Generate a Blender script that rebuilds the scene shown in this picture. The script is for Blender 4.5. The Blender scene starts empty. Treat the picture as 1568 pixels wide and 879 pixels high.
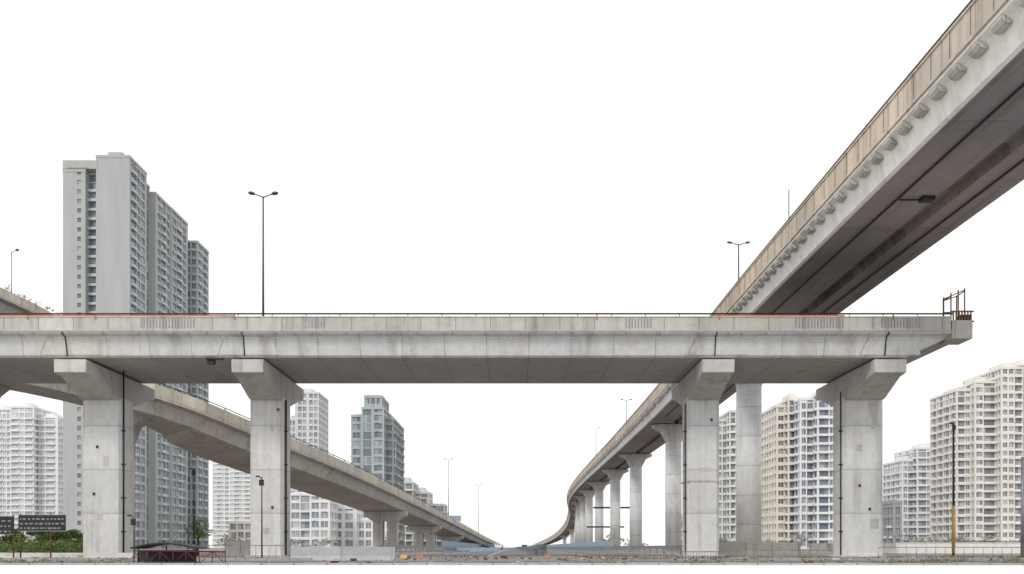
import bpy, math, random, bmesh
from mathutils import Vector
R=random.Random(7)
scene=bpy.context.scene
F=1400.0; CX=784.0; HY=838.0; CH=0.6
def PX(px,Y): return (px-CX)*Y/F
def PZ(py,Y): return CH+(HY-py)*Y/F

# ---------------------------------------------------------------- node helpers
class NT:
    def __init__(s,name):
        s.m=bpy.data.materials.new(name); s.m.use_nodes=True
        s.t=s.m.node_tree; s.b=s.t.nodes['Principled BSDF']; s.L=s.t.links
    def n(s,typ,**k):
        o=s.t.nodes.new(typ)
        for a,v in k.items(): setattr(o,a,v)
        return o
    def setin(s,sock,v):
        if hasattr(v,'is_output'): s.L.new(v,sock)
        else: sock.default_value=v
    def math(s,op,a,b=0.0,c=None,clamp=False):
        o=s.n('ShaderNodeMath',operation=op); o.use_clamp=clamp
        s.setin(o.inputs[0],a); s.setin(o.inputs[1],b)
        if c is not None: s.setin(o.inputs[2],c)
        return o.outputs[0]
    def noise(s,vec,scale,detail=4,rough=.55):
        o=s.n('ShaderNodeTexNoise'); s.L.new(vec,o.inputs['Vector'])
        o.inputs['Scale'].default_value=scale; o.inputs['Detail'].default_value=detail; o.inputs['Roughness'].default_value=rough
        return o.outputs['Fac']
    def mapr(s,v,a,b,c,d):
        o=s.n('ShaderNodeMapRange'); s.L.new(v,o.inputs[0])
        for i,x in enumerate((a,b,c,d)): o.inputs[i+1].default_value=x
        return o.outputs[0]
    def mapping(s,vec,sc):
        o=s.n('ShaderNodeMapping'); s.L.new(vec,o.inputs[0]); o.inputs['Scale'].default_value=sc
        return o.outputs[0]
    def mix(s,f,a,b,blend='MIX'):
        o=s.n('ShaderNodeMix',data_type='RGBA',blend_type=blend)
        s.setin(o.inputs[0],f)
        for i,v in ((6,a),(7,b)):
            if isinstance(v,tuple) and len(v)==3: v=v+(1,)
            s.setin(o.inputs[i],v)
        return o.outputs[2]
    def obj(s): return s.n('ShaderNodeTexCoord').outputs['Object']
    def grey(s,v):
        c=s.n('ShaderNodeCombineXYZ')
        for i in range(3): s.L.new(v,c.inputs[i])
        return c.outputs[0]
    def bump(s,h,strength=.3,dist=.02):
        o=s.n('ShaderNodeBump'); o.inputs['Strength'].default_value=strength; o.inputs['Distance'].default_value=dist
        s.L.new(h,o.inputs['Height']); s.L.new(o.outputs[0],s.b.inputs['Normal'])

def concrete(name,c1,c2,seam=None,axis='u',streak=.45,long_streak=False,rough=.85,seamw=.025,seamd=.6,tone=(.93,1.04),drip=.45,stain=(.36,.32,.28),rustk=.0):
    q=NT(name); P=q.obj()
    col=q.mix(q.mapr(q.noise(P,.09,5),.40,.60,0,1),c1,c2)
    sv=q.mapping(P,(1.3,1.3,.07) if not long_streak else (1.6,.04,1.6))
    st=q.mapr(q.noise(sv,1.0,7,.68),.48,.70,0,1)
    area=q.mapr(q.noise(P,.35,3),.4,.6,.1,1)
    f=q.math('MULTIPLY',q.math('MULTIPLY',st,area),streak)
    col=q.mix(f,col,tuple(x*y for x,y in zip(c1,stain)))
    blot=q.math('MULTIPLY',q.mapr(q.noise(P,.8,9,.72),.56,.70,0,1),streak*.5)
    col=q.mix(blot,col,tuple(x*y for x,y in zip(c1,(.58,.54,.49))))
    if rustk:
        rs=q.mapr(q.noise(q.mapping(P,(.9,.9,.12) if not long_streak else (.9,.08,.9)),1.7,6,.6),.58,.70,0,1)
        ra_=q.mapr(q.noise(P,.22,2),.5,.62,0,rustk)
        col=q.mix(q.math('MULTIPLY',rs,ra_),col,(.40,.25,.15))
    mot=q.mapr(q.noise(P,2.3,9,.72),.3,.7,.88,1.09)
    col=q.mix(1.0,col,q.grey(mot),'MULTIPLY')
    if seam:
        if axis=='u':
            uv=q.n('ShaderNodeTexCoord').outputs['UV']; sp=q.n('ShaderNodeSeparateXYZ'); q.L.new(uv,sp.inputs[0]); c=sp.outputs[0]
        else:
            sp=q.n('ShaderNodeSeparateXYZ'); q.L.new(P,sp.inputs[0]); c=sp.outputs[2]
        cell=q.math('DIVIDE',c,seam)
        fr=q.math('FRACT',cell)
        ln=q.math('LESS_THAN',fr,seamw/seam*1.6)
        wn=q.n('ShaderNodeTexWhiteNoise',noise_dimensions='1D'); q.L.new(q.math('FLOOR',cell),wn.inputs['W'])
        col=q.mix(1.0,col,q.grey(q.mapr(wn.outputs['Value'],0,1,*tone)),'MULTIPLY')
        col=q.mix(q.math('MULTIPLY',ln,seamd),col,(.06,.055,.05))
        near=q.mapr(fr,0,.16,1,0)
        dr=q.math('MULTIPLY',near,q.mapr(q.noise(q.mapping(P,(5,5,.25)),1,6,.7),.45,.7,0,drip))
        col=q.mix(dr,col,tuple(x*.38 for x in c1))
    q.L.new(col,q.b.inputs['Base Color']); q.b.inputs['Roughness'].default_value=rough
    q.b.inputs['Specular IOR Level'].default_value=.3
    q.bump(q.noise(P,9,6,.7),.4,.02)
    return q.m
def plain(name,c,rough=.6,metal=0,var=.25,scale=3.0):
    q=NT(name); P=q.obj()
    f=q.mapr(q.noise(P,scale,5,.6),.35,.65,0,1)
    q.L.new(q.mix(f,tuple(x*(1-var) for x in c),tuple(min(1,x*(1+var*.5)) for x in c)),q.b.inputs['Base Color'])
    q.b.inputs['Roughness'].default_value=rough; q.b.inputs['Metallic'].default_value=metal
    return q.m
def glass(name,ca,cb,cell=(2.0,2.0,3.0),rough=.25,p=2.2):
    q=NT(name); P=q.obj()
    mp=q.mapping(P,(1/cell[0],1/cell[1],1/cell[2]))
    fl=q.n('ShaderNodeVectorMath',operation='FLOOR'); q.L.new(mp,fl.inputs[0])
    wn=q.n('ShaderNodeTexWhiteNoise',noise_dimensions='3D'); q.L.new(fl.outputs[0],wn.inputs['Vector'])
    f=q.math('POWER',wn.outputs['Value'],p)
    q.L.new(q.mix(f,ca,cb),q.b.inputs['Base Color']); q.b.inputs['Roughness'].default_value=rough
    q.b.inputs['Specular IOR Level'].default_value=.5
    return q.m

M={}
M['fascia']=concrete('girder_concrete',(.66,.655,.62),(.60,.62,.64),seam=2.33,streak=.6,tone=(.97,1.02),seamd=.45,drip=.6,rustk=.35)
M['under']=concrete('shaded_underside_concrete',(.46,.44,.415),(.39,.40,.43),seam=2.33,streak=.4,seamd=.45,rustk=.3)  # girder concrete again, darkened so the underside shade sits in the colour
M['parapet']=concrete('parapet_concrete',(.56,.555,.51),(.47,.465,.42),seam=1.9,streak=.9,tone=(.86,1.05),rustk=.3)
M['pier']=concrete('pier_concrete',(.67,.67,.655),(.62,.635,.65),seam=2.6,axis='z',streak=.6,seamd=.5,rustk=.2)
M['cap']=concrete('cap_concrete',(.57,.56,.535),(.47,.465,.455),streak=.8,rustk=.5)
M['tan']=concrete('weathered_barrier_concrete',(.68,.58,.46),(.56,.50,.43),seam=2.5,streak=.85,drip=.85,tone=(.85,1.05),rustk=.5)
M['web']=concrete('flyover_lit_web_concrete',(.81,.785,.755),(.76,.73,.70),seam=6.0,streak=.4,seamd=.25,rustk=.3)  # web colour raised to carry the sunlit look of this side
M['soffit']=concrete('flyover_shaded_soffit_concrete',(.34,.30,.30),(.25,.228,.24),seam=12.0,streak=.9,long_streak=True,seamd=.4,rustk=.5)  # base colour lowered for soffit shade; lengthwise streaks are weathering
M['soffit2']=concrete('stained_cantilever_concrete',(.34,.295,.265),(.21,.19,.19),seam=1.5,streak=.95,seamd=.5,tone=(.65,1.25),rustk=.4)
M['rampside']=concrete('ramp_concrete',(.55,.525,.485),(.48,.47,.445),seam=3.0,streak=.75,seamd=.4,rustk=.35)
M['beige']=concrete('ramp_parapet_concrete',(.66,.60,.50),(.58,.54,.47),seam=2.0,streak=.75,tone=(.83,1.08),rustk=.3)
M['asphalt']=plain('asphalt',(.055,.055,.058),.9,scale=1.5)
M['dark']=plain('dark_steel',(.03,.032,.035),.5,.4)
M['steel']=plain('galvanised_steel',(.28,.29,.30),.45,.5)
M['lampgrey']=plain('lamp_pole_paint',(.07,.075,.08),.5,.2)
M['orange']=plain('orange_paint',(.50,.16,.07),.6)
M['faded']=plain('faded_orange_plastic',(.42,.20,.11),.7)
M['rust']=plain('rusty_steel',(.17,.085,.045),.8)
M['maroon']=plain('maroon_paint',(.12,.02,.03),.6)
M['white']=plain('white_paint',(.78,.78,.77),.6,var=.08)
M['yellow']=plain('yellow_paint',(.60,.38,.08),.5)
M['blue']=plain('blue_panel',(.30,.42,.56),.5)
M['rubber']=plain('tyre_rubber',(.02,.02,.02),.8)
M['carglass']=plain('car_glass',(.02,.025,.03),.1)
M['bark']=plain('bark',(.09,.06,.04),.9)
M['kerb']=concrete('kerb_concrete',(.42,.41,.39),(.36,.35,.33),seam=1.0,streak=.3)

# ---------------------------------------------------------------- mesh builder
class MB:
    def __init__(s): s.v=[];s.f=[];s.m=[];s.sm=[];s.uv=[]
    def face(s,idx,m=0,sm=False,uv=None): s.f.append(idx);s.m.append(m);s.sm.append(sm);s.uv.append(uv)
    def box(s,x0,x1,y0,y1,z0,z1,m=0):
        if x0>x1:x0,x1=x1,x0
        if y0>y1:y0,y1=y1,y0
        b=len(s.v)
        s.v+= [(x0,y0,z0),(x1,y0,z0),(x1,y1,z0),(x0,y1,z0),(x0,y0,z1),(x1,y0,z1),(x1,y1,z1),(x0,y1,z1)]
        for f in ((3,2,1,0),(4,5,6,7),(0,1,5,4),(1,2,6,5),(2,3,7,6),(3,0,4,7)):
            s.face([b+i for i in f],m,False,[(s.v[b+i][0]+s.v[b+i][1],s.v[b+i][2]) for i in f])
    def obox(s,pos,n,t,u0,u1,l0,l1,w0,w1,m=0):
        b=len(s.v)
        for w in (w0,w1):
            for (u,l) in ((u0,l0),(u1,l0),(u1,l1),(u0,l1)):
                s.v.append((pos[0]+n[0]*u+t[0]*l,pos[1]+n[1]*u+t[1]*l,pos[2]+w))
        for f in ((3,2,1,0),(4,5,6,7),(0,1,5,4),(1,2,6,5),(2,3,7,6),(3,0,4,7)): s.face([b+i for i in f],m)
    def cyl(s,p0,p1,r0,r1=None,n=8,m=0):
        if r1 is None:r1=r0
        p0=Vector(p0);p1=Vector(p1);d=(p1-p0).normalized()
        a=Vector((0,0,1)) if abs(d.z)<.9 else Vector((1,0,0))
        e=d.cross(a).normalized();g=d.cross(e)
        b=len(s.v)
        for p,r in((p0,r0),(p1,r1)):
            for i in range(n):
                t=2*math.pi*i/n; s.v.append(tuple(p+e*math.cos(t)*r+g*math.sin(t)*r))
        for i in range(n):
            j=(i+1)%n; s.face([b+i,b+j,b+n+j,b+n+i],m,True)
        s.face([b+i for i in range(n)][::-1],m); s.face([b+n+i for i in range(n)],m)
    def loft(s,secs,mats=None,closed=True,lens=None,m=0,smooth=False):
        b=len(s.v);k=len(secs[0])
        for sc in secs: s.v+= [tuple(p) for p in sc]
        if lens is None:
            lens=[0]
            for i in range(1,len(secs)): lens.append(lens[-1]+(Vector(secs[i][0])-Vector(secs[i-1][0])).length)
        for i in range(len(secs)-1):
            for j in range(k):
                j2=(j+1)%k
                q=[b+i*k+j,b+(i+1)*k+j,b+(i+1)*k+j2,b+i*k+j2]
                uv=[(lens[i],j),(lens[i+1],j),(lens[i+1],j+1),(lens[i],j+1)]
                s.face(q,mats[j] if mats else m,smooth,uv)
        s.face([b+j for j in range(k)],mats[0] if mats else m)
        s.face([b+(len(secs)-1)*k+j for j in range(k)][::-1],mats[0] if mats else m)
    def make(s,name,mats,parent=None,bevel=0,fix=True):
        me=bpy.data.meshes.new(name); me.from_pydata(s.v,[],s.f)
        for mt in mats: me.materials.append(mt)
        me.polygons.foreach_set('material_index',s.m); me.polygons.foreach_set('use_smooth',s.sm)
        uvl=me.uv_layers.new(name='UVMap'); data=[]
        for f,u in zip(s.f,s.uv):
            if u is None: u=[(s.v[i][0]+s.v[i][1],s.v[i][2]) for i in f]
            for a in u: data+= [a[0],a[1]]
        uvl.data.foreach_set('uv',data)
        if fix:
            bm=bmesh.new(); bm.from_mesh(me); bmesh.ops.recalc_face_normals(bm,faces=bm.faces); bm.to_mesh(me); bm.free()
        o=bpy.data.objects.new(name,me); scene.collection.objects.link(o)
        if parent: o.parent=parent
        if bevel:
            md=o.modifiers.new('edge','BEVEL'); md.width=bevel; md.segments=2; md.limit_method='ANGLE'; md.angle_limit=.6
        return o
def empty(name):
    e=bpy.data.objects.new(name,None); scene.collection.objects.link(e); return e

def catmull(pts,step):
    P=[Vector(p) for p in pts]; P=[P[0]*2-P[1]]+P+[P[-1]*2-P[-2]]
    out=[]
    for i in range(1,len(P)-2):
        n=max(2,int((P[i+1]-P[i]).length/step))
        for k in range(n):
            t=k/n;a,b,c,d=P[i-1],P[i],P[i+1],P[i+2]
            out.append(.5*((2*b)+(c-a)*t+(2*a-5*b+4*c-d)*t*t+(3*b-a-3*c+d)*t**3))
    out.append(P[-2]); return out
def frames(path):
    fr=[]
    for i,p in enumerate(path):
        a=path[max(0,i-1)];b=path[min(len(path)-1,i+1)]
        t=Vector((b.x-a.x,b.y-a.y,0)).normalized(); fr.append((p,Vector((t.y,-t.x,0)),t))
    return fr
def secs_of(fr,prof): return [[(p.x+n.x*u,p.y+n.y*u,p.z+w) for u,w in prof] for p,n,t in fr]
def at_y(fr,Y): return min(fr,key=lambda f:abs(f[0].y-Y))
def at_x(fr,X): return min(fr,key=lambda f:abs(f[0].x-X))

# ---------------------------------------------------------------- main viaduct
via=empty('highway_viaduct')
xs=[-62+i*2 for i in range(42)]+[21.9]
prof=[(0,12.5),(0,12.30),(.32,12.20),(.42,12.02),(.60,11.22),(.75,11.12),(8.75,11.12),(8.9,11.22),(9.9,12.2),(11,12.3),(11,12.5)]
mats=[0,0,0,0,0,1,0,0,0,0,2]
secs=[[(x,50+a,z) for a,z in prof] for x in xs]
for x,f in((23.0,.45),(24.1,.92),(25.1,.97)):
    secs.append([(x,50+a,z if z>=12.3 else z+(12.27-z)*f) for a,z in prof])
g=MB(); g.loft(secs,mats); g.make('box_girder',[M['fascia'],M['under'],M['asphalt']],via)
pp=MB()
for y0,y1 in((49.97,50.2),(60.8,61.03)):
    pp.loft([[(x,y0,12.42),(x,y0,13.16),(x,y1,13.16),(x,y1,12.503)] for x in xs+[24.0]],None)
    pp.box(-62,24,y0-.03,y1+.03,13.163,13.22)
pp.box(24.05,25.15,49.93,51.5,12.0,13.0); pp.box(24.05,24.3,51.5,61.03,12.503,13.2)
pp.make('parapet',[M['parapet']],via)
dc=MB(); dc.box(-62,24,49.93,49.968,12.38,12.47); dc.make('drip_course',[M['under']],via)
rl=MB()
for yy in(50.08,60.92):
    rl.cyl((-62,yy,13.39),(24.2,yy,13.39),.045,n=6)
    for i in range(46): 
        x=-61.5+i*1.86; rl.cyl((x,yy,13.22),(x,yy,13.40),.022,n=5)
rl.make('handrail',[M['dark']],via)
og=MB()
for a,b in((-62,-15.2),(11.1,18.2)):
    og.box(a,b,50.01,50.05,13.225,13.31)
for x in(-26.5,-22.8,-15.2,4.6,11.3,20.8): og.box(x,x+.07,49.93,50.0,13.05,13.30)
og.make('orange_edge_strip',[M['orange']],via)
bal=MB()
for a,b in((-20.3,-17.4),(15.5,18.2),(-11.3,-10.2),(6.2,7.6),(20.2,22.4)):
    x=a
    while x<b: bal.box(x,x+.045,49.945,49.968,12.6,13.12); x+=.17
for i in range(24):
    x=-28+i*1.9+R.uniform(-.1,.1); bal.cyl((x,49.93,12.2),(x,49.93,12.34),.035,n=6)
bal.make('grating_panel',[M['steel']],via)
rb=MB()
for x in(-24.5,-14.7,11.3,20.7):
    rb.loft([[(x-.12+d,50+a-.04,z) for a,z in((0,12.42),(.0,12.28),(.30,12.19),(.40,12.0),(.58,11.2),(.8,11.2),(.8,12.42))] for d in(0,.06)])
rb.make('expansion_joint',[M['dark']],via)
dz=MB()
for x in(-24.4,-14.6,11.4,20.9):
    dz.loft([[(x+s*ww,50+a,z) for ww,a,z in((1.1,.30,12.17),(1.35,.395,12.02),(1.7,.565,11.25),(1.7,.9,11.25),(1.1,.9,12.17))] for s in(-1,1)])
dz.make('support_diaphragm',[M['fascia']],via)
def deck_pier(xc,hw,idx):
    c=MB(); hy=.95; ch=.18
    def sec(z,a,b): return [(xc-a+ch,56-b-.7,z),(xc+a-ch,56-b-.7,z),(xc+a,56-b-.7+ch,z),(xc+a,56+b-.7-ch,z),(xc+a-ch,56+b-.7,z),(xc-a+ch,56+b-.7,z),(xc-a,56+b-.7-ch,z),(xc-a,56-b-.7+ch,z)]
    c.loft([sec(-.3,hw,hy),sec(9.5,hw,hy)])
    c.loft([sec(-.29,hw+.25,hy+.25),sec(.12,hw+.25,hy+.25)])
    c.make('pier_%d'%idx,[M['pier']],via)
    k=MB(); w=.88
    S=[]
    for y,zb,wd in((50.45,10.25,w),(51.3,10.15,w),(54.0,9.35,hw*.93),(56.7,9.35,hw*.93),(59.4,10.15,w),(60.2,10.25,w)):
        S.append([(xc-w-.02,y,10.98),(xc+w+.02,y,10.98),(xc+wd,y,zb),(xc-wd,y,zb)])
    k.loft(S); k.make('pier_cap_%d'%idx,[M['cap']],via,bevel=.04)
    b=MB()
    for y in(51.2,53.5,57.5,58.6):
        b.box(xc-.45,xc+.45,y,y+.5,10.982,11.118)
    b.make('bearings_%d'%idx,[M['dark']],via)
for i,(x,h) in enumerate(((-24.4,1.18),(-14.6,1.0),(11.4,.95),(20.9,1.2))): deck_pier(x,h,i+1)
dp=MB()
for x,y,zt in((-23.15,54.5,11.1),(-13.52,54.7,9.4),(19.62,54.6,9.9),(10.38,54.8,9.2)):
    dp.cyl((x,y,0),(x,y,zt),.055 if x<0 else .035,n=8)
    for z in(1.5,3.5,5.5,7.5): dp.box(x-.1,x+.1,y-.1,y+.1,z,z+.08)
dp.cyl((-15.9,50.5,11.0),(-16.9,50.5,11.0),.05); dp.box(-16.9,-16.5,50.6,50.9,10.75,11.05)
dp.make('drain_pipes',[M['dark']],via)
pt=MB()
for x,z,w,h in((-24.8,2.2,.5,.45),(-24.3,5.4,.35,.6),(-14.8,1.4,.4,.35),(-14.4,7.5,.3,.4),(11.2,5.1,.6,.25),(21.3,1.7,.5,.6),(20.5,6.3,.35,.4)):
    pt.box(x,x+w,54.345,54.349,z,z+h)
pt.make('repair_patches',[M['cap']],via)
sp_=MB(); base=[(21.15,9.25),(21.8,9.25),(21.82,8.8),(21.7,8.45),(21.72,8.0),(21.5,7.6),(21.35,7.65),(21.38,8.2),(21.2,8.6)]
k0=len(sp_.v); sp_.v+= [(x,54.343,z) for x,z in base]; sp_.face([k0+i for i in range(len(base))]); sp_.make('water_stain_patch',[M['cap']],via,fix=False)
ob=MB()
for x,z in((-24.9,3.7),(-24.7,6.5),(-14.3,2.9),(21.2,2.8),(20.6,4.2),(-13.95,8.7),(11.8,8.1)): ob.box(x,x+.11,54.28,54.345,z,z+.15)
ob.make('junction_boxes',[M['dark']],via)
bd=MB(); bd.box(11.4-.99,11.4+.99,54.31,56.29,4.50,4.60)
bd.make('steel_band',[M['cap']],via)
ef=empty('end_access_frame')
e=MB()
for x,zt in((23.75,14.35),(24.15,14.6),(24.55,14.75),(24.9,14.85)): e.cyl((x,50.3,12.5),(x,50.3,zt),.035,n=6)
e.cyl((24.15,51.2,12.5),(24.15,51.2,14.5),.035,n=6);e.cyl((24.9,51.2,12.5),(24.9,51.2,14.7),.035,n=6)
e.cyl((23.75,50.3,14.25),(24.9,50.3,14.75),.03,n=6);e.cyl((23.75,50.3,13.5),(24.95,50.3,13.6),.03,n=6);e.cyl((24.15,51.2,14.4),(24.9,51.2,14.65),.03,n=6)
e.cyl((24.15,50.3,14.4),(24.15,51.2,14.4),.03,n=6); e.cyl((24.9,50.3,14.7),(24.9,51.2,14.65),.03,n=6)
e.make('frame_posts',[M['rust']],ef)
e=MB(); 
for i in range(7): e.box(24.1+i*.16,24.17+i*.16,49.98,50.03,12.9,13.55)
e.box(24.0,25.25,49.94,49.975,12.9,12.98);e.box(24.0,25.25,49.94,49.975,13.45,13.52); e.box(24.6,25.2,50.1,50.6,13.0,13.35)
e.make('frame_guard',[M['rust']],ef)

# ---------------------------------------------------------------- flyover (right)
fly=empty('curved_flyover')
pC=catmull([(16.5,-30,20),(16.5,10,20),(16.5,45,20),(16.75,76,20),(17.6,110,20),(17.9,157,20),(18.2,264,20),(20.9,348,20),(26.5,430,17.8),(29,520,13),(27,650,8),(19,900,2.2)],3.0)
fC=frames(pC)
profC=[(.04,-1.1),(.04,-1.36),(.34,-1.50),(.42,-1.62),(.60,-2.50),(.74,-2.6),(3.9,-2.6),(4.0,-2.15),(4.7,-2.15),(4.8,-2.6),(6.9,-2.6),(7.3,-1.75),(8.4,-1.4),(8.4,-1.1)]
mC=[0,0,0,0,0,1,2,2,2,1,2,2,2,3]
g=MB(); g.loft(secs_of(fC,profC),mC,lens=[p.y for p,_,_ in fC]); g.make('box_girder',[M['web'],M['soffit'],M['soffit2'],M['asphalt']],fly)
g=MB()
g.loft(secs_of(fC,[(0,0),(0,-1.22),(.2,-1.097),(.2,0)]),lens=[p.y for p,_,_ in fC])
g.loft(secs_of(fC,[(8.25,0),(8.25,-1.097),(8.45,-1.22),(8.45,0)]),lens=[p.y for p,_,_ in fC])
g.loft(secs_of(fC,[(-.05,.003),(-.05,.09),(.24,.09),(.24,.003)]),lens=[p.y for p,_,_ in fC])
g.loft(secs_of(fC,[(-.04,-1.08),(-.04,-1.2),(-.003,-1.2),(-.003,-1.08)]),lens=[p.y for p,_,_ in fC])
g.make('parapet',[M['tan']],fly)
g=MB(); g.loft(secs_of(fC,[(.03,.22),(.03,.30),(.11,.30),(.11,.22)])); g.loft(secs_of(fC,[(8.3,.10),(8.3,.16),(8.37,.16),(8.37,.10)]))
fCl=frames(catmull([tuple(p) for p in pC],1.5))
acc=0;nxt=0;brk=MB();last=fCl[0][0]
for p,n,t in fCl:
    acc+=(p-last).length;last=p
    if acc>=nxt and p.y<420:
        nxt+=1.6
        brk.loft([[(p.x+n.x*u+t.x*d,p.y+n.y*u+t.y*d,p.z+w) for u,w in((.045,-1.40),(.045,-1.52),(.14,-1.66),(.36,-1.72),(.40,-1.45))] for d in(-.36,.36)])
        g.obox(p,n,t,.04,.09,-.03,.03,.09,.23)
        if p.y<200: g.obox(p,n,t,-.055,-.045,-.012,.012,-1.06,.0)
for u in(2.0,5.6):
    g.loft(secs_of([f for f in fC if f[0].y<120],[(u,-2.63),(u,-2.70),(u+.08,-2.70),(u+.08,-2.63)]))
g.make('handrail',[M['dark']],fly); brk.make('brackets',[M['parapet']],fly)
def round_pier(par,x,y,ztop,r,wx,idx,mat='pier',dy=1.0,hcap=1.1):
    c=MB(); n=28
    def ring(z,r): return [(x+r*math.cos(2*math.pi*i/n),y+r*math.sin(2*math.pi*i/n),z) for i in range(n)]
    c.loft([ring(-.3,r),ring(ztop-hcap-1.0,r)],smooth=True)
    c.make('pier_%d'%idx,[M[mat]],par)
    k=MB()
    def rect(z,a,b): 
        pts=[]
        for i in range(n):
            th=2*math.pi*i/n; cx,sy=math.cos(th),math.sin(th); s=max(abs(cx),abs(sy)); q=.8
            pts.append((x+a*(cx*(1-q)+cx/s*q),y+b*(sy*(1-q)+sy/s*q),z))
        return pts
    k.loft([ring(ztop-hcap-1.3,r*1.01),rect(ztop-hcap*.95,wx*.62,dy),rect(ztop-hcap*.45,wx,dy*1.05),rect(ztop-.12,wx,dy*1.05)])
    k.box(x-wx*.7,x-wx*.7+.6,y-.4,y+.4,ztop-.119,ztop); k.box(x+wx*.7-.6,x+wx*.7,y-.4,y+.4,ztop-.119,ztop)
    k.make('pier_head_%d'%idx,[M['cap']],par)
i=1
for Y in(-15,26.5,81,124,163,198,232,266,300,335,370,405,450,505,575):
    p,n,t=at_y(fC,Y); x=p.x+n.x*4.3; y=p.y+n.y*4.3
    round_pier(fly,x,y,p.z-2.6,1.1,2.9,i); i+=1
br=MB()
for Y,z in((198,9.0),(215,5.2)): 
    p,n,t=at_y(fC,Y); br.box(p.x-.3,p.x+8.5,Y-.2,Y+.2,z,z+.35)
br.make('tie_beams',[M['dark']],fly)
sn=MB(); sn.cyl((18.6,43.9,17.28),(20.2,43.9,17.28),.04,n=6); sn.box(19.6,20.2,43.6,44.1,17.2,17.38); sn.make('drain_box',[M['dark']],fly)
profB=[(0,-.8),(0,-1.05),(-.5,-1.2),(-.9,-2.2),(-1.2,-2.3),(-6.6,-2.3),(-7.0,-2.2),(-7.5,-1.2),(-8,-1.05),(-8,-.8)]

# ---------------------------------------------------------------- ramp (left descending)
rmp=empty('descending_ramp')
pB=catmull([(-62,64,17.2),(-48,64.5,16.4),(-37,66,15.1),(-26.8,69.5,12.9),(-21.3,76,10.9),(-17.0,93,9.3),(-14.6,125,8.1),(-11.9,190,6.3),(-8.0,290,3.6),(-4.0,420,1.4)],2.5)
fB=frames(pB)
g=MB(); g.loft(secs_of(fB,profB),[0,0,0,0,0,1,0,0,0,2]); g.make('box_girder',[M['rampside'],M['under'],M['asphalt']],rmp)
g=MB(); g.loft(secs_of(fB,[(.02,0),(.02,-.85),(-.2,-.797),(-.2,0)])); g.loft(secs_of(fB,[(-8.02,0),(-8.02,-.85),(-7.8,-.797),(-7.8,0)])); g.make('parapet',[M['beige']],rmp)
g=MB(); g.loft(secs_of(fB,[(0,.14),(0,.19),(-.06,.19),(-.06,.14)]))
for k in range(0,len(fB),1):
    p,n,t=fB[k]; g.obox(p,n,t,-.06,0,-.03,.03,0,.14)
g.make('handrail',[M['lampgrey']],rmp)
for k,Y in enumerate((129,168,215,270)):
    p,n,t=at_y(fB,Y); x=p.x-3.4*n.x;y=p.y-3.4*n.y;zt=p.z-2.3
    c=MB(); c.box(x-1.7,x-.3,y-.8,y+.8,-.2,zt-1.3); c.box(x+.3,x+1.7,y-.8,y+.8,-.2,zt-1.3)
    c.loft([[(x-3,y+d,zt-.02),(x+3,y+d,zt-.02),(x+3,y+d,zt-.6),(x+1.75,y+d,zt-1.45),(x-1.75,y+d,zt-1.45),(x-3,y+d,zt-.6)] for d in(-.95,.95)])
    c.make('pier_%d'%(k+1),[M['cap']],rmp,bevel=.05)
p,n,t=at_y(fB,79); round_pier(rmp,-21.3,80.5,p.z-2.3,.8,1.25,5)
for k,X in enumerate((-29.5,-42,-54)):
    p,n,t=at_x(fB,X+1.5); round_pier(rmp,p.x-4*n.x,p.y-4*n.y,p.z-2.3,.85,1.9,k+6)

# ---------------------------------------------------------------- upper left ramp
ra=empty('upper_ramp')
pA=catmull([(-45.5,52,22.2),(-41.5,62,21.4),(-39.6,70,20.7),(-38.9,78,20.3),(-41,86,19.8),(-50,93,19.2),(-75,98,18)],1.6)
fA=frames(pA)
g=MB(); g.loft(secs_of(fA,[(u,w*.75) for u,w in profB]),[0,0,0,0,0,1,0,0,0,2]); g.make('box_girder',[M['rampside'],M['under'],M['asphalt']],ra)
g=MB(); g.loft(secs_of(fA,[(.02,0),(.02,-.65),(-.2,-.6),(-.2,0)]));g.loft(secs_of(fA,[(-8.02,0),(-8.02,-.65),(-7.8,-.6),(-7.8,0)])); g.make('parapet',[M['beige']],ra)
for k,Y in enumerate((60,96)):
    p,n,t=at_y(fA,Y); round_pier(ra,p.x-4*n.x-(3 if k==0 else 10),p.y-4*n.y,p.z-1.75,.9,2.2,k+1)

# ---------------------------------------------------------------- foliage
def leafmat(name,a,b):
    q=NT(name); P=q.obj(); f=q.mapr(q.noise(P,1.3,4),.35,.65,0,1)
    q.L.new(q.mix(f,a,b),q.b.inputs['Base Color']); q.b.inputs['Roughness'].default_value=.7; return q.m
M['leaf']=leafmat('foliage',(.07,.12,.025),(.20,.26,.07))
M['leafdry']=leafmat('dry_foliage',(.12,.10,.05),(.22,.20,.11))
M['leaffar']=leafmat('hazed_foliage',(.24,.27,.22),(.36,.37,.32))  # aerial haze mixed into the leaf colour of the distant trees
def clump(mb,c,r,n,size,m=0):
    cs=[(Vector((R.gauss(0,.5)*r[0],R.gauss(0,.5)*r[1],R.gauss(0,.45)*r[2])),R.uniform(.25,.55)) for _ in range(9)]
    for _ in range(n):
        o,s=R.choice(cs)
        d=Vector((R.gauss(0,1),R.gauss(0,1),R.gauss(0,1))).normalized()*R.uniform(.5,1)*s
        p=Vector(c)+o+Vector((d.x*r[0],d.y*r[1],d.z*r[2]))
        if p.z<.02: p.z=.02+R.random()*.1
        a=Vector((R.gauss(0,1),R.gauss(0,1),R.gauss(0,1))).normalized()*size*R.uniform(.6,1.3)
        b=a.cross(Vector((R.gauss(0,1),R.gauss(0,1),R.gauss(0,1)))).normalized()*size*.5
        k=len(mb.v); mb.v+= [tuple(p-a),tuple(p-b),tuple(p+a),tuple(p+b)]; mb.face([k,k+1,k+2,k+3],m)
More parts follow.
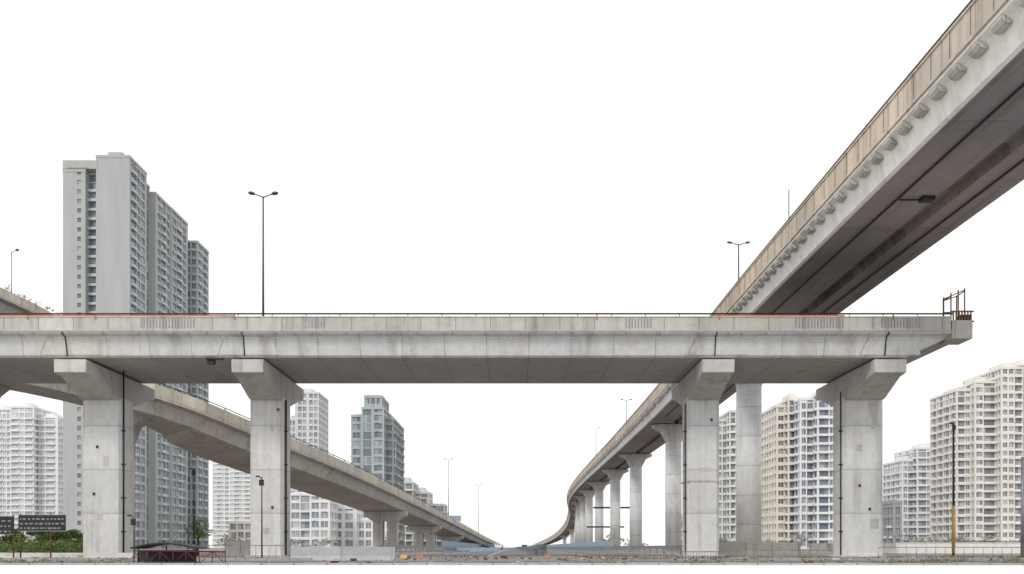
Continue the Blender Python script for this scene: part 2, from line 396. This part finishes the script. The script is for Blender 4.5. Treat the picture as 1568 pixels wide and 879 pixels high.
def tree(name,x,y,h,r,n=900,size=.12,mat='leaf'):
    e=empty(name); t=MB(); t.cyl((x,y,0),(x+.1,y,h*.55),h*.03,h*.018,n=8)
    for k in range(6):
        a=k*1.05+R.random(); z=h*R.uniform(.35,.55)
        t.cyl((x+.05,y,z),(x+math.cos(a)*r*.7,y+math.sin(a)*r*.7,z+h*R.uniform(.2,.35)),h*.014,h*.004,n=5)
    t.make('trunk',[M['bark']],e)
    c=MB(); clump(c,(x,y,h*.68),(r,r,h*.32),n,size); c.make('crown',[M[mat]],e,fix=False)
tree('small_tree',PX(302,62),62,3.1,1.0,480,.09)
for px,Y,h,r in((62,72,2.5,1.4),(98,68,2.2,1.2),(120,74,2.3,1.1),(34,70,2.1,1.3),(8,72,1.9,1.3),(80,66,1.9,1.2)):
    tree('roadside_tree',PX(px,Y),Y,h,r,1300,.10,'leaf')
sh=MB()
for _ in range(36): 
    y=R.uniform(55,68); clump(sh,(PX(R.uniform(-10,132),y),y,.5),(1.3,1,.5),300,.08)
sh.make('shrub_bed',[M['leaf']],None,fix=False)
sh=MB()
for p,n,t in fA:
    if 58<p.y<84 and R.random()<.8: clump(sh,(p.x-.3,p.y,p.z+.1),(.5,.5,.4),90,.08)
sh.make('planter_shrubs',[M['leafdry']],None,fix=False)
dt=MB()
for _ in range(46):
    y=R.uniform(230,420); px=R.choice([R.uniform(330,700),R.uniform(930,1240),R.uniform(1350,1568)])
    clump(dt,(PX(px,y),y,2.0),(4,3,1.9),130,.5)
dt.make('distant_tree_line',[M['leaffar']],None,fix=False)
gr=MB()
for _ in range(90):
    y=R.uniform(29,52); px=R.choice([R.uniform(1340,1600),R.uniform(1340,1600),R.uniform(860,1300),R.uniform(0,200)])
    clump(gr,(PX(px,y),y,.05),(.6,.5,.12),60,.035)
gr.make('dry_grass_tufts',[M['leafdry']],None,fix=False)

# ---------------------------------------------------------------- buildings
GL={'a':glass('window_glass_blue',(.14,.18,.24),(.40,.44,.49)),
    'b':glass('window_glass_grey',(.19,.20,.21),(.54,.53,.51)),
    'c':glass('window_glass_teal',(.13,.17,.19),(.36,.42,.44)),
    'd':glass('window_glass_dark',(.12,.115,.115),(.46,.43,.40)),
    'e':glass('window_glass_bluegrey',(.25,.29,.34),(.56,.58,.60)),
    'far':glass('window_glass_hazed',(.50,.55,.59),(.70,.71,.72))}  # far glass paled by distance: haze is in the colour, no volume
def wallm(name,c):
    q=NT(name);P=q.obj(); f=q.mapr(q.noise(q.mapping(P,(.3,.3,.04)),1,6,.6),.35,.65,0,1)
    q.L.new(q.mix(f,tuple(x*.88 for x in c),c),q.b.inputs['Base Color']); q.b.inputs['Roughness'].default_value=.85
    return q.m
WL={'grey':wallm('grey_render_wall',(.46,.48,.48)),'lgrey':wallm('light_grey_wall',(.60,.63,.65)),'dgrey':wallm('dark_grey_wall',(.34,.35,.37)),'white':wallm('white_render_wall',(.80,.80,.80)),
    'pale':wallm('hazed_render_wall',(.84,.84,.84)),'fargrey':wallm('hazed_grey_wall',(.68,.70,.70)),  # both walls lightened to hold distance haze in their colour
    'beige':wallm('beige_render_wall',(.76,.73,.67)),'cream':wallm('cream_render_wall',(.80,.775,.73)),'teal':wallm('grey_teal_cladding',(.43,.47,.48)),'brown':wallm('pinkish_wall',(.68,.60,.55))}
def face_map(x0,x1,y0,y1,side):
    if side=='f': return (lambda s0,s1,o0,o1:(x0+s0,x0+s1,y0-o1,y0-o0)),x1-x0
    if side=='r': return (lambda s0,s1,o0,o1:(x1+o0,x1+o1,y0+s0,y0+s1)),y1-y0
    if side=='l': return (lambda s0,s1,o0,o1:(x0-o1,x0-o0,y0+s0,y0+s1)),y1-y0
    return (lambda s0,s1,o0,o1:(x0+s0,x0+s1,y1+o0,y1+o1)),x1-x0
def facade(W,B,x0,x1,y0,y1,z0,h,side,pattern,fh=3.0,sp=1.0):
    mp,L=face_map(x0,x1,y0,y1,side)
    tot=sum(w for _,w in pattern); rep=max(1,round(L/tot)); pat=pattern*rep; k=L/(tot*rep); s=0
    nf=int(h/fh)
    def bx(mb,s0,s1,o0,o1,a,b): mb.box(*mp(s0,s1,o0,o1),a,b)
    for ty,w in pat:
        w*=k; s0,s1=s,s+w; s+=w
        if ty=='s': bx(W,s0,s1,0,.30,z0,z0+h); continue
        if ty=='g':
            for i in range(nf): bx(W,s0,s1,0,.10,z0+i*fh,z0+i*fh+.35)
            continue
        j=.3 if ty in'wm' else .12
        bx(W,s0,s0+j,0,.28,z0,z0+h); bx(W,s1-j,s1,0,.28,z0,z0+h)
        if ty=='m':
            c=(s0+s1)/2; hw=.6
            bx(W,s0+j,c-hw,0,.27,z0,z0+h); bx(W,c+hw,s1-j,0,.27,z0,z0+h)
            for i in range(nf+1):
                a=z0+i*fh; b=min(a+1.6,z0+h)
                if b>a: bx(W,c-hw,c+hw,0,.26,a,b)
            continue
        if ty=='w':
            c=(s0+s1)/2; bx(W,c-.05,c+.05,0,.12,z0,z0+h)
            for i in range(nf+1):
                a=z0+i*fh; b=min(a+sp,z0+h)
                if b>a: bx(W,s0+j,s1-j,0,.26,a,b)
                if i<nf and R.random()<.35: # air-conditioning unit
                    q=R.uniform(s0+j,s1-j-.9); bx(B,q,q+.85,.27,.62,a+.15,a+.75)
        if ty=='b':
            for i in range(nf+1):
                a=z0+i*fh; b=min(a+.4,z0+h)
                if b>a: bx(W,s0+j,s1-j,0,.2,a,b)
                if i<nf and i>0:
                    bx(B,s0+.05,s1-.05,.281,.95,a,a+.16); bx(B,s0+.05,s1-.05,.87,.95,a+.161,a+.8)
                    bx(B,s0+.05,s0+.13,.281,.869,a+.161,a+.8); bx(B,s1-.13,s1-.05,.281,.869,a+.161,a+.8)
                    if R.random()<.3: # enclosed balcony
                        bx(W,s0+.14,s1-.14,.75,.86,a+.801,a+1.0); bx(W,s0+.14,s0+.22,.75,.86,a+1.0,a+2.95); bx(W,s1-.22,s1-.14,.75,.86,a+1.0,a+2.95)
def block(name,parts,wall='grey',gl='a',bal=None,fh=3.0,roofcap=True):
    e=empty(name); W=MB();B=MB();G=MB();RF=MB()
    for P in parts:
        x0,x1,y0,y1,h=P['b']; z0=P.get('z0',0)
        G.box(x0,x1,y0,y1,z0,z0+h)
        for sd in 'frl':
            pat=P.get(sd,P.get('f'))
            facade(W,B,x0,x1,y0,y1,z0,h,sd,pat,fh,P.get('sp',1.0))
        W.box(x0,x1,y1,y1+.3,z0,z0+h)
        for cx in(x0,x1):
            for cy in(y0,y1): W.box(cx-.31,cx+.31,cy-.31,cy+.31,z0,z0+h+.02)
        RF.box(x0-.4,x1+.4,y0-.4,y1+.4,z0+h+.021,z0+h+.9)
        RF.box(x0+.6,x1-.6,y0+.6,y1-.6,z0+h+.901,z0+h+1.2)
        if P.get('cap',True) and roofcap and (x1-x0)>4 and h>20:
            a=x0+(x1-x0)*.25;b=x0+(x1-x0)*.7
            RF.box(a,b,y0+2,y0+2+(y1-y0)*.4,z0+h+1.2,z0+h+2.8); RF.cyl(((a+b)/2,y0+4,z0+h+2.8),((a+b)/2,y0+4,z0+h+5),.08,.03,n=5)
            for q in range(2): RF.box(b+.2,b+.9,y0+2+q*3,y0+3.2+q*3,z0+h+1.2,z0+h+1.9)
    W.make('walls',[WL[wall]],e,fix=False); 
    if B.v: B.make('balconies',[WL[bal or 'white']],e,fix=False)
    G.make('windows',[GL[gl]],e,fix=False); RF.make('roof',[WL[wall]],e,fix=False)
    return e
S=lambda w:('s',w)
w=lambda x:('w',x)
b=lambda x:('b',x)
m=lambda x:('m',x)
tw=block('residential_tower',[
 dict(b=(-142,-135.5,290,306,119.5),f=[S(3.2),m(3.3)],r=[S(4)],l=[S(2),w(3),w(3)],cap=False),
 dict(b=(-135.4,-131.6,292.5,306,119.5),f=[b(3.8)],r=[S(4)],cap=False),
 dict(b=(-131.5,-121.5,290,303,124),f=[S(10)],r=[S(.6),b(3.0),w(2.6),w(3),S(.6)],l=[S(4)]),
 dict(b=(-131.5,-122.5,303.4,308,121.5),f=[S(5)],r=[('g',4)],l=[S(4)],cap=False),
 dict(b=(-134,-120.4,308.4,321,119.5),f=[S(6)],r=[S(.8),w(3.0),b(3.2),S(.4),w(3)],l=[S(2),w(3)],cap=False),
 dict(b=(-134,-119.9,321.6,337,119.2),f=[S(6)],r=[w(3.0),b(3.2),S(.4),w(3),S(.8)],l=[S(2),w(3)],cap=False),
 dict(b=(-134,-117.5,341,353,114),f=[S(.8),w(3),w(2.5)],r=[b(3.0),w(2.6),S(.6)],l=[S(2),w(3)]),
],'grey','a','lgrey')
rc=MB(); rc.box(-142.35,-131.4,289.6,306,120.5,123.2); rc.make('roof_screen',[WL['grey']],tw,fix=False)
rc=MB(); rc.box(-140.8,-134,289.55,289.59,120.6,120.85); rc.make('roof_stripe',[M['faded']],tw,fix=False)
block('apartment_tower',[
 dict(b=(PX(-40,450),PX(22,450),450,470,68),f=[S(.8),b(3.8),w(2.4),b(3.8)]),
 dict(b=(PX(24,450),PX(58,450),446,468,68.5),f=[b(4),w(2.5),b(4)]),
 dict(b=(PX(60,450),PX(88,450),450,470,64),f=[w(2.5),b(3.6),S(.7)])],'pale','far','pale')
block('apartment_tower',[
 dict(b=(PX(326,620),PX(352,620),620,650,62),f=[w(3),b(4)]),
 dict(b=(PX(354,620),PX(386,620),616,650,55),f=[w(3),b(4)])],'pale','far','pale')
block('office_tower',[
 dict(b=(PX(440,430),PX(455,430),430,450,60),f=[w(3)]),
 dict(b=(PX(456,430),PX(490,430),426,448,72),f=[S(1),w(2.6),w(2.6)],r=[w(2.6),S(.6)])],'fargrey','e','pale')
T=330
block('office_tower',[
 dict(b=(PX(539,T),PX(556,T),T,T+20,47.5),f=[w(2.4),S(.5)],cap=False),
 dict(b=(PX(556.5,T),PX(588,T),T-2,T+22,50),f=[('g',2.2),S(.5),w(2.4)],r=[w(2.4),w(2.4)],cap=False),
 dict(b=(PX(559,T),PX(584,T),T,T+18,3.2),z0=51.3,f=[w(2)],cap=False),
 dict(b=(PX(588.8,T),PX(600,T),T+3,T+34,47),f=[w(2.4)],r=[b(3),w(2.4)],cap=False)],'teal','c','teal')
block('mid_rise_block',[
 dict(b=(PX(445,300),PX(478,300),300,320,17.5),f=[w(3),b(3.4)]),
 dict(b=(PX(480,300),PX(508,300),296,320,17),f=[w(2.6)]),
 dict(b=(PX(510,310),PX(545,310),310,325,13.5),f=[w(2.8),S(.6)]),
 dict(b=(PX(547,310),PX(600,310),312,325,9.5),f=[w(2.4)])],'white','e')
block('stepped_apartment_block',[
 dict(b=(PX(612,380),PX(632,380),380,400,27),f=[w(2.6),b(3)]),
 dict(b=(PX(633,380),PX(655,380),384,400,23),f=[w(2.6),b(3)]),
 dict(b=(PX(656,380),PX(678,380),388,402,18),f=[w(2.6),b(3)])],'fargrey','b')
block('low_rise_block',[dict(b=(PX(352,330),PX(386,330),330,345,9),f=[w(2.5)])],'beige','b')
block('apartment_tower',[
 dict(b=(PX(1098,360),PX(1113,360),360,380,50),f=[w(2.4)]),
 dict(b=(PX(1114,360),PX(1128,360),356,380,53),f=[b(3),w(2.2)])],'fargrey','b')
block('apartment_tower',[
 dict(b=(PX(1190,330),PX(1203,330),330,350,51),f=[w(2.6),S(.5)],sp=1.3,cap=False),
 dict(b=(PX(1203.5,330),PX(1222,330),327,350,53),f=[b(3.2),w(2.4)],sp=1.3)],'beige','d','cream')
block('apartment_tower',[
 dict(b=(PX(1226,320),PX(1246,320),320,342,52),f=[w(2.4),b(3)],cap=False),
 dict(b=(PX(1246.5,320),PX(1279,320),316,342,53),f=[b(3.2),w(2.4),S(.8)])],'white','a')
block('low_rise_block',[dict(b=(PX(1166,380),PX(1183,380),380,395,17),f=[w(2.5)])],'cream','b')
block('low_rise_block',[dict(b=(PX(1369,260),PX(1379,260),260,275,13),f=[w(2.2)])],'dgrey','a')
block('low_rise_block',[dict(b=(PX(1032,300),PX(1046,300),300,312,10.5),f=[w(2.4)])],'beige','b')
T=400
block('apartment_tower',[
 dict(b=(PX(1382,T),PX(1399,T),T,T+20,38),f=[w(2.6),b(3)]),
 dict(b=(PX(1400,T),PX(1432,T),T-3,T+20,43),f=[b(3.4),w(2.4),w(2.4)]),
 dict(b=(PX(1433,T),PX(1461,T),T,T+20,46),f=[w(2.4),b(3.4)])],'white','e')
T=340
block('apartment_tower',[
 dict(b=(PX(1471,T),PX(1492,T),T+3,T+24,59),f=[b(3.2),w(2.4)],sp=1.3,cap=False),
 dict(b=(PX(1493,T),PX(1524,T),T,T+24,61.5),f=[w(2.4),b(3.6)],sp=1.3),
 dict(b=(PX(1525,T),PX(1556,T),T-4,T+24,66),f=[w(2.4),w(2.4),b(3.2)],sp=1.3),
 dict(b=(PX(1557,T),PX(1600,T),T,T+24,68),f=[b(3.2),w(2.4)],sp=1.3)],'cream','b','white')

# ---------------------------------------------------------------- lamps and poles
def lamp(name,x,y,z0,z1,span=.85,r=.07,double=True,mat='lampgrey',dirx=1):
    e=empty(name); p=MB(); p.cyl((x,y,z0),(x,y,z1-.15),r,r*.6,n=8); p.cyl((x,y,z0),(x,y,z0+.35),r*1.8,r*1.6,n=8)
    for s in((-1,1) if double else(dirx,)):
        p.cyl((x,y,z1-.2),(x+s*span*.6,y,z1),r*.5,r*.4,n=6)
    p.make('pole',[M[mat]],e)
    h=MB()
    for s in((-1,1) if double else(dirx,)):
        a=x+s*span*.55; c=x+s*span
        h.loft([[(q,y-wd,zz),(q,y+wd,zz),(q,y+wd*.6,zz+hh),(q,y-wd*.6,zz+hh)] for q,wd,hh,zz in((a,.05,.07,z1-.03),(a+(c-a)*.3,.13,.14,z1-.03),(a+(c-a)*.8,.13,.12,z1+.0),(c,.06,.05,z1+.03))])
    h.make('lamp_heads',[M['dark']],e,bevel=.01)
lamp('street_lamp',PX(403,52),52,12.5,PZ(297,52))
lamp('street_lamp',PX(1131,83),83,18.9,PZ(372,83),1.05,.09)
lamp('street_lamp',-41.6,76,18,PZ(389,76)+.3,.6,.06,False,'steel')
def rlamp(fr,Y,off,top,dbl=True,span=1.0):
    p,n,t=at_y(fr,Y); lamp('street_lamp',p.x+n.x*off,p.y+n.y*off,p.z-1,PZ(top,p.y),span,.08,dbl,'steel')
rlamp(fB,123,-.6,667);rlamp(fB,185,-.6,703);rlamp(fB,262,-.6,742)
rlamp(fC,160,2.0,612);rlamp(fC,215,2,655,False);rlamp(fC,122,3.2,586,False)
rlamp(fB,77,-1.5,588,False,.6)
e=MB(); x,y=20.5,67.7; e.cyl((x,y,18.9),(x,y,PZ(290,y)),.07,.04,n=6); e.make('signal_mast',[M['steel']])
def pole(name,px,Y,top,r=.06,mat='dark',extra=True,band=None):
    x=PX(px,Y); e=MB(); z=PZ(top,Y); e.cyl((x,Y,0),(x,Y,z),r,r*.7,n=8)
    if extra: e.box(x-.12,x+.12,Y-.1,Y-.04,z-.45,z-.15); e.cyl((x,Y,z-.1),(x-.2,Y,z+.02),r*.5,n=6); e.box(x-.3,x-.12,Y-.07,Y+.07,z-.02,z+.05)
    mats=[M[mat]]
    if band: e.cyl((x,Y,.2),(x,Y,band),r*1.3,n=8,m=1); mats.append(M['yellow'])
    e.make(name,mats)
pole('camera_pole',401,46,730,.04); pole('utility_pole',297,60,718,.05); pole('camera_pole',1460,62,648,.09,'dark',True,3.4)
pole('utility_pole',1566,44,700,.1,'steel',False); pole('utility_pole',205,44,790,.03,'dark'); pole('utility_pole',288,52,790,.03,'dark',False)

# ---------------------------------------------------------------- ground
def sheet(name,x0,x1,y0,y1,z,mat):
    s=MB(); s.v=[(x0,y0,z),(x1,y0,z),(x1,y1,z),(x0,y1,z)]; s.face([0,1,2,3]); return s.make(name,[mat],fix=False)
q=NT('dirt_and_gravel');P=q.obj()
c=q.mix(q.mapr(q.noise(P,.25,6,.65),.4,.6,0,1),(.20,.165,.135),(.34,.31,.28)); c=q.mix(q.mapr(q.noise(P,1.8,8,.75),.5,.68,0,.8),c,(.10,.07,.05))
c=q.mix(q.mapr(q.noise(P,6,5,.8),.6,.7,0,.7),c,(.45,.43,.40))
q.L.new(c,q.b.inputs['Base Color']);q.b.inputs['Roughness'].default_value=.95;q.bump(q.noise(P,7,6,.7),.6,.05)
M['dirt']=q.m
q=NT('blank_strip_white');P=q.obj(); q.L.new(q.mix(q.mapr(q.noise(P,2,5),.3,.7,0,1),(.80,.80,.79),(.83,.83,.82)),q.b.inputs['Base Color']);q.b.inputs['Roughness'].default_value=.8  # near-white fill colour for the blank strip slab
M['pave']=q.m
q=NT('worn_asphalt');P=q.obj(); q.L.new(q.mix(q.mapr(q.noise(q.mapping(P,(1,.1,1)),.8,6,.6),.35,.65,0,1),(.10,.105,.115),(.17,.17,.175)),q.b.inputs['Base Color']);q.b.inputs['Roughness'].default_value=.85
M['road']=q.m
sheet('ground',-3000,3000,-3000,3000,0,M['dirt'])
sheet('main_road',-9,13,62,1500,.004,M['road'])
sheet('cross_road',-400,400,30.5,40,.004,M['road'])
mk=MB()
for x in(-5.3,-1.6,5.6,9.3):
    for i in range(60):
        y=64+i*9; mk.box(x-.08,x+.08,y,y+4,.006,.010)
for i in range(60): mk.box(-120+i*4,-118+i*4,35.1,35.25,.006,.010)
for x in(-8.6,12.6): mk.box(x-.08,x+.08,62,900,.006,.010)
mk.make('road_markings',[M['white']],fix=False)
pv=MB(); pv.box(-120,120,-60,27.6,-.1,.06); pv.make('blank_strip_slab',[M['pave']])  # added slab, white to stand in for the blank strip along the frame bottom
kb=MB(); kb.box(-120,120,27.6,27.85,-.1,.12); kb.box(-120,-9,41,41.25,0,.12); kb.box(11,120,41,41.25,0,.12); kb.make('kerb',[M['kerb']])
rbm=MB()
for _ in range(1300):
    y=R.uniform(28,54); px=R.uniform(-20,1600); s=R.uniform(.02,.08)*(1.8 if R.random()<.08 else 1)
    if 30.5<y<40 and R.random()<.8: continue
    x=PX(px,y); a=R.random()*3
    rbm.obox((x,y,0),(math.cos(a),math.sin(a)),(-math.sin(a),math.cos(a)),-s,s,-s*.7,s*.7,-.01,s,R.choice([0,0,1,1,2,3]))
rbm.make('scattered_rubble',[M['under'],M['rust'],M['maroon'],M['pier']],fix=False)
def jersey(name,x0,x1,y,h,mat='kerb'):
    s=MB(); s.loft([[(x,y-.3,0),(x,y-.15,h*.35),(x,y-.08,h),(x,y+.08,h),(x,y+.15,h*.35),(x,y+.3,0)] for x in(x0,x1)]); return s.make(name,[M[mat]])
jersey('concrete_barrier',PX(445,42),PX(605,42),42,.62,'under')
jersey('concrete_barrier',PX(1060,66),PX(1225,66),66,.95,'parapet')
jersey('concrete_barrier',PX(1240,95),PX(1370,95),95,1.0,'parapet')
jersey('concrete_barrier',PX(-60,50),PX(205,50),50,.3,'cap')
jersey('concrete_barrier',PX(345,60),PX(445,60),60,1.0,'kerb')
hd=MB(); hd.box(PX(1372,90),PX(1620,90),90,90.08,0,1.0); hd.box(PX(1372,90),PX(1620,90),89.95,90.12,1.0,1.06)
for i in range(17): x=PX(1372,90)+i*1.0; hd.box(x,x+.05,89.94,90,0,1.0)
hd.make('site_hoarding',[M['white']])
def fence(name,x0,x1,y,h,mat='steel',sp=.5):
    f=MB(); f.cyl((x0,y,h),(x1,y,h),.02,n=5); f.cyl((x0,y,.15),(x1,y,.15),.015,n=5); x=x0
    while x<x1: f.cyl((x,y,0),(x,y,h),.014,n=4); x+=sp
    f.make(name,[M[mat]])
fence('metal_fence',PX(960,46),PX(1110,46),46,.38,'steel',.14)
fence('metal_fence',PX(560,50),PX(720,50),50,.4,'steel',.2)
fence('metal_fence',PX(1165,44),PX(1275,44),44,.45,'steel',.3)
fence('metal_fence',PX(870,52),PX(960,52),52,.5,'steel',.22)
fence('metal_fence',PX(1345,48),PX(1580,48),48,.6,'steel',.5)
fence('metal_fence',PX(310,48),PX(445,48),48,.7,'steel',.35)
gd=MB()
for x in(1.8,2.4,-9.3,13.3):
    gd.box(x-.03,x+.03,64,500,.45,.75)
    for i in range(110): y=64+i*4; gd.box(x-.05,x+.05,y,y+.1,0,.45)
gd.make('guardrail',[M['steel']])
nb=MB()
for i in range(60):
    y=130+i*6
    for x in(-9.9,14.2): nb.box(x-.04,x+.04,y,y+5.9,0.05,1.5); nb.box(x-.09,x+.09,y+5.9,y+6,0,1.6)
nb.make('noise_barrier',[M['blue']])
nb=MB(); nb.box(PX(700,128),PX(765,128),128,128.1,0,.55); nb.make('blue_site_screen',[M['blue']])
sg=MB(); x=PX(697,188); sg.box(x-1.2,x+1.2,188,188.1,6.0,7.1);sg.box(x-.9,x-.8,188.1,188.2,4.6,6.9);sg.box(x+.8,x+.9,188.1,188.2,4.6,6.9); sg.make('blue_direction_sign',[M['blue']])
def board(px0,px1,Y,t,bt,posts):
    e=empty('road_sign_board'); x0,x1=PX(px0,Y),PX(px1,Y); z1,z0=PZ(t,Y),PZ(bt,Y)
    a=MB(); a.box(x0,x1,Y,Y+.06,z0,z1); a.make('panel',[M['dark']],e)
    f=MB()
    for z in(z0-.02,z1): f.box(x0-.03,x1+.03,Y-.03,Y+.09,z,z+.03)
    for r in range(3):
        xx=x0+.08
        while xx<x1-.15:
            l=R.uniform(.06,.2); zz=z0+.1+r*(z1-z0-.1)/3
            f.box(xx,min(xx+l,x1-.05),Y-.006,Y-.002,zz,zz+.07); xx+=l+R.uniform(.04,.12)
    f.make('lettering_and_frame',[M['steel']],e)
    p=MB()
    for q_ in posts: x=PX(q_,Y); p.cyl((x,Y+.1,0),(x,Y+.1,z1+.1),.035,n=6)
    p.make('posts',[M['rust']],e)
board(-10,20,45,791,818,(19,)); board(28,100,45,789,813,(30,76))
tb=empty('steel_truss_barrier'); a=MB(); Y=31.5
def Q(px,py): return(PX(px,Y),Y,PZ(py,Y))
for p0,p1 in(((205,843),(345,845)),((205,864),(345,864))): a.cyl(Q(*p0),Q(*p1),.03,n=6)
for i in range(8):
    x=205+i*20; a.cyl(Q(x,843),Q(x,864.5),.018,n=5)
    if i<7: a.cyl(Q(x,864 if i%2 else 844),Q(x+20,844 if i%2 else 864),.014,n=5)
a.make('truss',[M['maroon']],tb)
cn=MB(); S_=[]
for i in range(13):
    t=i/12; px=208+96*t; py=838-7*math.sin(math.pi*t); z=PZ(py,35); x=PX(px,35); S_.append([(x,34.5,z),(x,36,z),(x,36,z-.06),(x,34.5,z-.06)])
cn.loft(S_)
for px in(212,255,300): cn.cyl((PX(px,35),35,0),(PX(px,35),35,.66),.025,n=6)
cn.box(PX(212,36),PX(300,36),35.9,36,.02,.5)
cn.make('site_canopy',[M['dark']])
def wbar(px,Y,mat='orange',k=.5):
    x=PX(px,Y); s=MB(); s.loft([[(x+d*k,Y-.2*k,0.01),(x+d*k,Y-.18*k,.2*k),(x+d*k,Y-.07*k,.28*k),(x+d*k,Y-.06*k,.45*k),(x+d*k,Y+.06*k,.45*k),(x+d*k,Y+.07*k,.28*k),(x+d*k,Y+.18*k,.2*k),(x+d*k,Y+.2*k,.01)] for d in(-.35,-.3,.3,.35)]); s.make('plastic_barrier',[M[mat]],bevel=.015)
for px,Y,mt in((618,46,'yellow'),(643,45,'faded'),(838,48,'faded'),(592,46,'white')): wbar(px,Y,mt)
def car(x,y,mat,s=1):
    e=empty('car'); W=1.75
    side=[(-2.15,.35),(-2.2,.8),(-1.9,.95),(-1.4,1.4),(.3,1.45),(1.0,.98),(2.0,.82),(2.2,.35)]; win=[(-1.7,.97),(-1.3,1.34),(.25,1.38),(.85,.98)]
    bmb=MB(); bmb.loft([[(x+d,y+s*a*k,z) for a,z in side] for d,k in((-W/2,.97),(-W/2+.1,1),(W/2-.1,1),(W/2,.97))]); bmb.make('body',[mat],e,bevel=.05)
    wm=MB(); wm.loft([[(x+d,y+s*a,z) for a,z in win] for d in(-W/2-.01,W/2+.01)])
    wm.box(x-.7,x+.7,y-1.75,y-1.5,1.0,1.3); wm.make('windows',[M['carglass']],e)
    wh=MB()
    for a in(-1.4,1.4):
        for d in(-W/2+.1,W/2-.1): wh.cyl((x+d-.11,y+a,.33),(x+d+.11,y+a,.33),.33,n=16)
    wh.make('wheels',[M['rubber']],e)
car(-3.4,230,M['white']);car(7.4,250,M['steel']);car(4.2,310,M['dark']);car(-6.5,290,M['steel'])

# ---------------------------------------------------------------- world, sun, camera
el=math.radians(42); az=math.radians(212)
W_=bpy.data.worlds.new('World'); scene.world=W_; W_.use_nodes=True; t=W_.node_tree
bg=t.nodes['Background']; sk=t.nodes.new('ShaderNodeTexSky'); sk.sky_type='NISHITA'; sk.sun_disc=False; sk.sun_elevation=el; sk.sun_rotation=az; sk.dust_density=5
hs=t.nodes.new('ShaderNodeHueSaturation'); hs.inputs['Saturation'].default_value=.3; t.links.new(sk.outputs[0],hs.inputs['Color'])
mx=t.nodes.new('ShaderNodeMix'); mx.data_type='RGBA'; mx.inputs[0].default_value=.9; mx.inputs[7].default_value=(12.0,12.0,12.0,1); t.links.new(hs.outputs[0],mx.inputs[6])
t.links.new(mx.outputs[2],bg.inputs['Color']); bg.inputs['Strength'].default_value=.1
sl=bpy.data.lights.new('sun','SUN'); sl.energy=1.35; sl.angle=math.radians(12); sl.color=(1,.965,.92)
so=bpy.data.objects.new('sun',sl); scene.collection.objects.link(so)
d=Vector((math.sin(az)*math.cos(el),math.cos(az)*math.cos(el),math.sin(el)))
so.rotation_euler=d.to_track_quat('Z','Y').to_euler()
cam=bpy.data.cameras.new('camera'); co=bpy.data.objects.new('camera',cam); scene.collection.objects.link(co)
co.location=(0,0,CH); co.rotation_euler=(math.pi/2,0,0); cam.sensor_width=36; cam.lens=36*F/1568; cam.shift_y=(HY-439.5)/1568; cam.clip_end=6000; cam.clip_start=.05
scene.camera=co
scene.view_settings.view_transform='Standard'; scene.view_settings.look='None'; scene.view_settings.exposure=0
